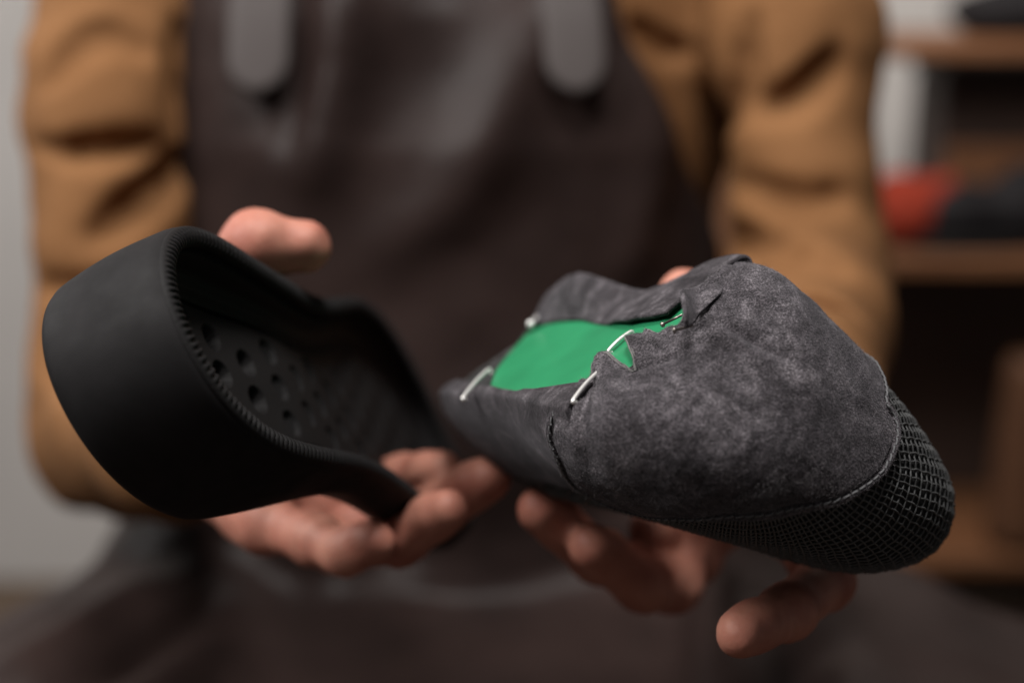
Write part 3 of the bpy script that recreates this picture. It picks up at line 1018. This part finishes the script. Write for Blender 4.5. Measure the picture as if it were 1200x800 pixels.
disp += groove([(716, 432), (722, 460), (712, 500), (705, 540)], 2.4, 5.5, False)
disp += groove([(738, 440), (745, 462), (752, 490)], -1.9, 4.0, False)
disp += groove([(690, 455), (690, 480), (690, 510)], -1.2, 4.5, False)
disp += groove([(817, 360), (830, 352), (850, 345)], -1.6, 3.5, False)
disp += groove([(815, 385), (850, 372), (900, 378)], 1.2, 6.0, False)
disp += groove([(842, 383), (868, 396), (895, 412), (925, 424)], -1.15, 1.6)
disp += groove([(838, 391), (862, 403), (890, 419), (920, 431)], .7, 2.6)
disp += groove([(768, 452), (800, 490), (820, 540)], -.7, 3.5)
disp += groove([(785, 440), (830, 470), (870, 480)], .7, 5)
disp += groove([(700, 470), (690, 510), (700, 550)], -.6, 3.5)
disp += groove([(840, 345), (880, 365), (930, 380)], -.9, 4.5)
disp += groove([(820, 560), (880, 570), (940, 560)], .8, 6)
for g_ in ([(681, 457), (690, 468), (700, 490)], [(692, 450), (704, 464), (715, 480)], [(725, 431), (732, 450), (742, 472)],
           [(758, 401), (768, 415), (782, 425)], [(772, 399), (788, 408), (806, 414)], [(800, 388), (818, 392), (842, 396)], [(813, 370), (832, 372), (856, 374)]):
    disp += groove(g_, -1.15, 1.7, False)
for g_ in ([(686, 454), (697, 468), (708, 486)], [(765, 400), (778, 411), (794, 419)], [(788, 395), (806, 399), (826, 402)]):
    disp += groove(g_, 1.1, 2.4, False)
disp += .75 * fbm(P / 15, 2) + .12 * vnoise(P / 2.2)
# lift of the cut edge, thickness and stitched border
ed = (1 - rr) * np.ones_like(disp)
pb = P[-1]
edmm = np.linalg.norm(P - pb[None], axis=-1)
is_edge = np.zeros(NPH, bool)
dmin = np.min(np.linalg.norm(pb[:, None] - np.r_[Be, Bh1][None], axis=-1), 1)
is_edge = dmin < 7
lift = np.where(is_edge, 1.0, 0.0)
for _ in range(14): lift = (np.roll(lift, 1) + lift + np.roll(lift, -1)) / 3
disp += lift[None, :] * 1.6 * np.exp(-edmm / 3.5) * (.7 + .6 * vnoise(P / 4.0 + 9))
disp += (1 - lift)[None, :] * (-.75 * np.exp(-((edmm - 3.6) / .75) ** 2) + .55 * np.exp(-((edmm - 1.2) / 1.2) ** 2))
OFF = 2.1
Pc = P + Nn * (OFF + disp)[..., None]
Pc_cap = Pc
rim = []
for k, (o_, w_) in enumerate(((.10, .35), (.25, 1.0), (.0, 1.75))):
    out = Pc[-1] - Pc[-2]; out /= np.linalg.norm(out, axis=1)[:, None] + 1e-9
    rim.append(Pc[-1] + out * o_ - Nn[-1] * w_)
under = P[-6] + Nn[-6] * .15
G = np.r_[Pc, np.array(rim), under[None]]
m = MB().grid(HW_(G), cv=True, flip=False)
cap = m.build("toe_cap", M["suede"], shoe)
# nap: short fibres standing on the cap
nf = 46000
ii = rng.integers(3, NR - 1, nf); w_ = rng.random(nf) < (ii / NR)
ii = np.where(w_, ii, rng.integers(NR // 3, NR - 1, nf)); jj = rng.integers(0, NPH, nf)
p0 = Pc[ii, jj] + rng.normal(0, .35, (nf, 3)) - Nn[ii, jj] * .12
dirn = Nn[ii, jj] * .7 + rng.normal(0, .6, (nf, 3)); dirn /= np.linalg.norm(dirn, axis=1)[:, None]
ln = rng.uniform(.25, .75, nf)[:, None]
sd_ = np.cross(dirn, rng.normal(0, 1, (nf, 3))); sd_ /= np.linalg.norm(sd_, axis=1)[:, None]
Vf = np.concatenate([p0 - sd_ * .05, p0 + sd_ * .05, p0 + dirn * ln], 0)
Tf = np.stack([np.arange(nf), np.arange(nf) + nf, np.arange(nf) + 2 * nf], 1)
jj = rng.choice(np.where(is_edge)[0], 5000); ne = len(jj)
pe = Pc[-1][jj] - Nn[-1][jj] * rng.uniform(0, 1.4, ne)[:, None] + rng.normal(0, .25, (ne, 3))
oute = Pc[-1] - Pc[-3]; oute /= np.linalg.norm(oute, axis=1)[:, None] + 1e-9
de = oute[jj] * .5 + rng.normal(0, .7, (ne, 3)); de /= np.linalg.norm(de, axis=1)[:, None]
se = np.cross(de, rng.normal(0, 1, (ne, 3))); se /= np.linalg.norm(se, axis=1)[:, None]
Ve = np.concatenate([pe - se * .06, pe + se * .06, pe + de * rng.uniform(.3, 1.1, ne)[:, None]], 0)
Te = np.stack([np.arange(ne), np.arange(ne) + ne, np.arange(ne) + 2 * ne], 1) + len(Vf)
Vf = np.r_[Vf, Ve]; Tf = np.r_[Tf, Te]
nap = mesh_obj("suede_nap", HW_(Vf), [Tf], M["fibre"], cap, False); nap["kind"] = "stuff"
# raw cut edge showing lighter along the pleats
eb = np.where(is_edge)[0]
mE = MB()
run = np.split(eb, np.where(np.diff(eb) > 1)[0] + 1)
for rgrp in run:
    if len(rgrp) < 8: continue
    e = Pc[-1][rgrp] - Nn[-1][rgrp] * .75
    mE.tube(HW_(e), .00062, 6)
mE.build("cut_edge", M["raw_edge"], cap)
# stitching along the lower border
sel = np.where(~is_edge)[0]
line = Pc[NR - 1 - 0]
mS = MB()
d35 = np.argmin(np.abs(edmm - 2.6), axis=0)
sl = Pc[d35, np.arange(NPH)] + Nn[d35, np.arange(NPH)] * .22
order = np.r_[sel[np.argmax(np.diff(np.r_[sel, sel[0] + NPH])) + 1:], sel[:np.argmax(np.diff(np.r_[sel, sel[0] + NPH])) + 1]]
slp = resample(sl[order], 2400)
slen = np.linalg.norm(np.diff(slp, axis=0), axis=1).sum()
nst = int(slen / 3.1)
for k in range(nst):
    a, b = int((k + .10) / nst * 2399), int((k + .88) / nst * 2399)
    seg = resample(slp[a:b + 1], 6)
    nn = s_norm(seg)
    seg = seg + nn * (np.sin(np.linspace(0, 1, 6) * np.pi) * .28 - .12)[:, None]
    tg = seg[-1] - seg[0]; tg /= np.linalg.norm(tg)
    sdv = np.cross(nn[2], tg)
    seg = seg + sdv * (np.linspace(-.35, .35, 6))[:, None]
    mS.tube(HW_(seg), .00036, 6)
mS.build("stitching", M["thread"], cap)

# --- knitted mesh: two families of threads over the forefoot, outside the cap
mT = MB()
axis = H2L(UP * .001 + RIGHT * -.00015 + BACK * .0001 + OS) ; axis = axis / np.linalg.norm(axis)
CM = np.array([-34., 22, -58])
f1 = np.cross(axis, [0, 1.0, 0]); f1 /= np.linalg.norm(f1); f2 = np.cross(axis, f1)
def cap_out(p):
    d = p - CC_; d = d / np.linalg.norm(d, axis=-1)[..., None]
    rho_ = np.arccos(np.clip(d @ D0, -1, 1)); f_ = np.arctan2(d @ e2, d @ e1)
    lim = np.interp(f_, phs, rb, period=2 * np.pi)
    return rho_ > lim - .02
def thread(dirs, wob_):
    t, _ = first_out(CM, dirs)
    p = CM + dirs * t[:, None]
    nn = s_norm(p)
    ok = cap_out(p) & (p[:, 0] > -120) & (p[:, 2] < -1)
    p = p + nn * (.15 + .22 * wob_)[:, None]
    out = np.split(np.arange(len(p)), np.where(np.diff(ok.astype(int)) != 0)[0] + 1)
    for g in out:
        if len(g) > 5 and ok[g[0]]:
            mT.tube(HW_(p[g]), .00036, 5, False)
step1, step2 = math.radians(2.75), math.radians(2.55)
for la in np.arange(-1.15, 1.15, step1):
    a = np.linspace(0, 2 * np.pi, 620, endpoint=False)
    k = np.cos(a / step2 * np.pi)
    la_ = la + .05 * step1 * k + .22 * step1 * vnoise(np.stack([a * 6, np.full_like(a, la * 9), 0 * a], 1))
    dd = np.sin(la_)[:, None] * axis + np.cos(la_)[:, None] * (np.cos(a)[:, None] * f1 + np.sin(a)[:, None] * f2)
    thread(dd, k)
for a in np.arange(0, 2 * np.pi, step2):
    la = np.linspace(-1.15, 1.15, 240)
    k = -np.cos(la / step1 * np.pi)
    a_ = a + .05 * step2 * k + .22 * step2 * vnoise(np.stack([la * 6, np.full_like(la, a * 9), 0 * la + 5], 1))
    dd = np.sin(la)[:, None] * axis + np.cos(la)[:, None] * (np.cos(a_)[:, None] * f1 + np.sin(a_)[:, None] * f2)
    thread(dd, k)
fab = mT.build("mesh_fabric", M["fabric"], shoe)

# --- green insole board lying on the bottom
xs = np.linspace(-118, 4, 120)
def bot_z(x, y):
    p = np.stack([x, y, np.full_like(x, -25.)], -1).reshape(-1, 3)
    t, _ = first_out(p, np.tile([0, 0, 1.0], (len(p), 1)), 60, 60)
    return (p[:, 2] + t).reshape(x.shape)
yn = np.interp(xs, [-118, -110, -90, -78, -69, -60, -27, -5, 2, 4], [8, 0, -20, -29, -33, -34.5, -34.5, -29, -20, -4])
yf = np.interp(xs, [-118, -114, -108, -77, -40, -2, 2, 4], [10, 15, 18, 18, 17, 17, 12, 0])
vv = np.linspace(0, 1, 61)
X_ = np.repeat(xs[:, None], 61, 1); Y_ = yn[:, None] * (1 - vv) + yf[:, None] * vv
Z_ = np.maximum(bot_z(X_, Y_), -2.0) + 1.2 - 2.2 * sstep(-14, 3, X_)
sheet(HW_(np.stack([X_, Y_, Z_], -1)), .0010).build("insole_board", M["green"], shoe)

# --- suede side panels: they wrap up the sides and turn in over the board
def side_panel(s, x0, x1, name, prof):
    """prof(x) -> list of (y, z) from the free edge on the board, over the feather line, down the side"""
    n = 150
    xs = np.linspace(x0, x1, n)
    rows = []
    for x in xs:
        c = resample(catmull(prof(x), 10), 70)
        rows.append(np.c_[np.full(70, x), c])
    G = np.array(rows)
    G[..., 2] += .6 * fbm(G / 13, 2)
    o = sheet(HW_(G), .0016 * (1 if s > 0 else -1)).build(name, M["suede_shade"], shoe)
    return o
def side_y(x, z, s):
    p = np.array([[x, SCC[0] * .3, z]]); t, _ = first_out(p, np.array([[0., s, 0]]), 120, 60)
    return p[0, 1] + s * t[0]
def near_prof(x):
    zb = bot_z(np.array([x]), np.array([-24.0]))[0]
    zb = max(zb, -40)
    e = np.interp(x, [-160, -120, -95, -69, -30, -14, 4], [-24, -26, -30, -33.0, -33.0, -29, -24])
    ys = side_y(x, zb - 5, -1)
    q = [(max(e, ys + 3), zb + 2.6 + .5 * math.sin(x * .16)), (ys + 1.0, zb + 1.6), (ys - .9, zb - 2.5)]
    for z in np.linspace(-8, -40, 6):
        q.append((side_y(x, zb * .8 + z, -1) - 1.3, zb * .8 + z))
    return q
def far_prof(x):
    h = np.interp(x, [-150, -139, -120, -92, -74, -55, -40, -26, -8], [0, 2.0, 9, 13, 8, 1.5, .6, 1.0, 1.6])
    e = np.interp(x, [-150, -116, -77, -50, -27, -12, 0], [15, 13, 13.5, 9, 5, 7, 12])
    zb = max(bot_z(np.array([x]), np.array([20.0]))[0], -30)
    yo = side_y(x, zb - 4, 1)
    q = [(e, zb + 2.2), (e + 3, zb + 2.4 + .2 * h), (e + (yo - e) * .5, zb + 1.8 + .7 * h), (yo - 2.5, zb + 1.5 + h), (yo + 1.2, zb + h * .6), (yo + 1.3, zb - 4)]
    for z in (-14, -25, -36, -46):
        q.append((side_y(x, zb * .8 + z, 1) + 1.3, zb * .8 + z))
    return q
side_panel(-1, -166, -4, "side_panel", near_prof)
side_panel(1, -150, -7, "side_panel", far_prof)
# corner of the cap folded up beside the pleats
rowsF = [seen_z([(800, 338), (803, 352), (805, 368), (807, 384)], 0), seen_z([(812, 337), (816, 350), (816, 363), (812, 378)], 0),
         seen_z([(826, 331), (828, 343), (826, 354), (818, 370)], 0), seen_z([(850, 323), (848, 334), (842, 345), (826, 362)], 0)]
zz = np.array([[14, 12.5, 10, 6.0], [8.4, 7.2, 6.2, 5.0], [7.6, 6.6, 6.0, 5.0], [5.6, 5.2, 5.0, 4.6]])
G = np.zeros((4, 4, 3))
fpx = [[(800, 338), (803, 352), (805, 368), (807, 384)], [(812, 337), (816, 350), (816, 363), (812, 378)], [(826, 331), (828, 343), (826, 354), (818, 370)], [(850, 323), (848, 334), (842, 345), (826, 362)]]
for i in range(4):
    for j in range(4): G[i, j] = seen_z([fpx[i][j]], zz[i][j])[0]
G = np.array([resample(catmull(r_, 8), 24) for r_ in G])
G = np.stack([resample(catmull(G[:, j], 8), 24) for j in range(24)], 1)
G = G + .25 * fbm(G / 5, 2)[..., None] * np.array([0, 0, 1.0])
sheet(HW_(G), -.0013).build("folded_corner", M["suede"], cap)
# heel panel closing the back
n1, n2 = 80, 40
G = np.zeros((n1, n2, 3))
for i, a in enumerate(np.linspace(-1.0, 1.0, n1)):
    for j, el in enumerate(np.linspace(.35, -.75, n2)):
        c0 = np.array([-135., 1, -34])
        d = np.array([-math.cos(a * 1.35) * math.cos(el), math.sin(a * 1.35) * math.cos(el), math.sin(el)])
        G[i, j] = d
t, _ = first_out(np.array([-135., 1, -34]), G.reshape(-1, 3))
G = np.array([-135., 1, -34]) + G * (t + 1.9).reshape(n1, n2, 1)
sheet(HW_(G), .0016).build("heel_panel", M["suede_shade"], shoe)

# --- staples and little nails driven into the board
def staple(pa, pb, z=4.4, r=.75):
    a, b = seen_z([pa, pb], z)
    dn = np.array([0, 0, -5.0])
    c = np.array([a + (b - a) * .08 + dn * .25, a + (b - a) * .02 + dn * .12, a + (b - a) * .09, a + (b - a) * .5 + [0, 0, .4], b + (a - b) * .09, b + (a - b) * .02 + dn * .12, b + (a - b) * .06 + dn * .35])
    MB().tube(HW_(catmull(c, 5)), r / 1000, 8).build("staple", M["steel"], shoe)
staple((541, 467), (574, 431), 4.1, .70)
staple((670, 470), (702, 434), 3.9, .66)
staple((712, 411), (741, 387), 4.1, .64)
def nail(head, tail, z, m_, r=.45):
    a, b = seen_z([head], z)[0], seen_z([tail], z - 1.5)[0]
    ax = (b - a) / np.linalg.norm(b - a)
    m2 = MB().tube(HW_(np.array([a, a + (b - a) * .5, b])), r / 1000, 8)
    m2.tube(HW_(np.array([a - ax * .7, a - ax * .55, a, a + ax * .1])), np.array([.3, 1.0, 1.1, .4]) * r * 2 / 1000, 10)
    m2.build("nail", m_, shoe)
nail((777, 380), (799, 369), 5.5, M["pin"], .42)
nail((791, 387), (812, 381), 5.5, M["pin"], .5)
nail((622, 380), (630, 371), 3.6, M["steel"], .75)
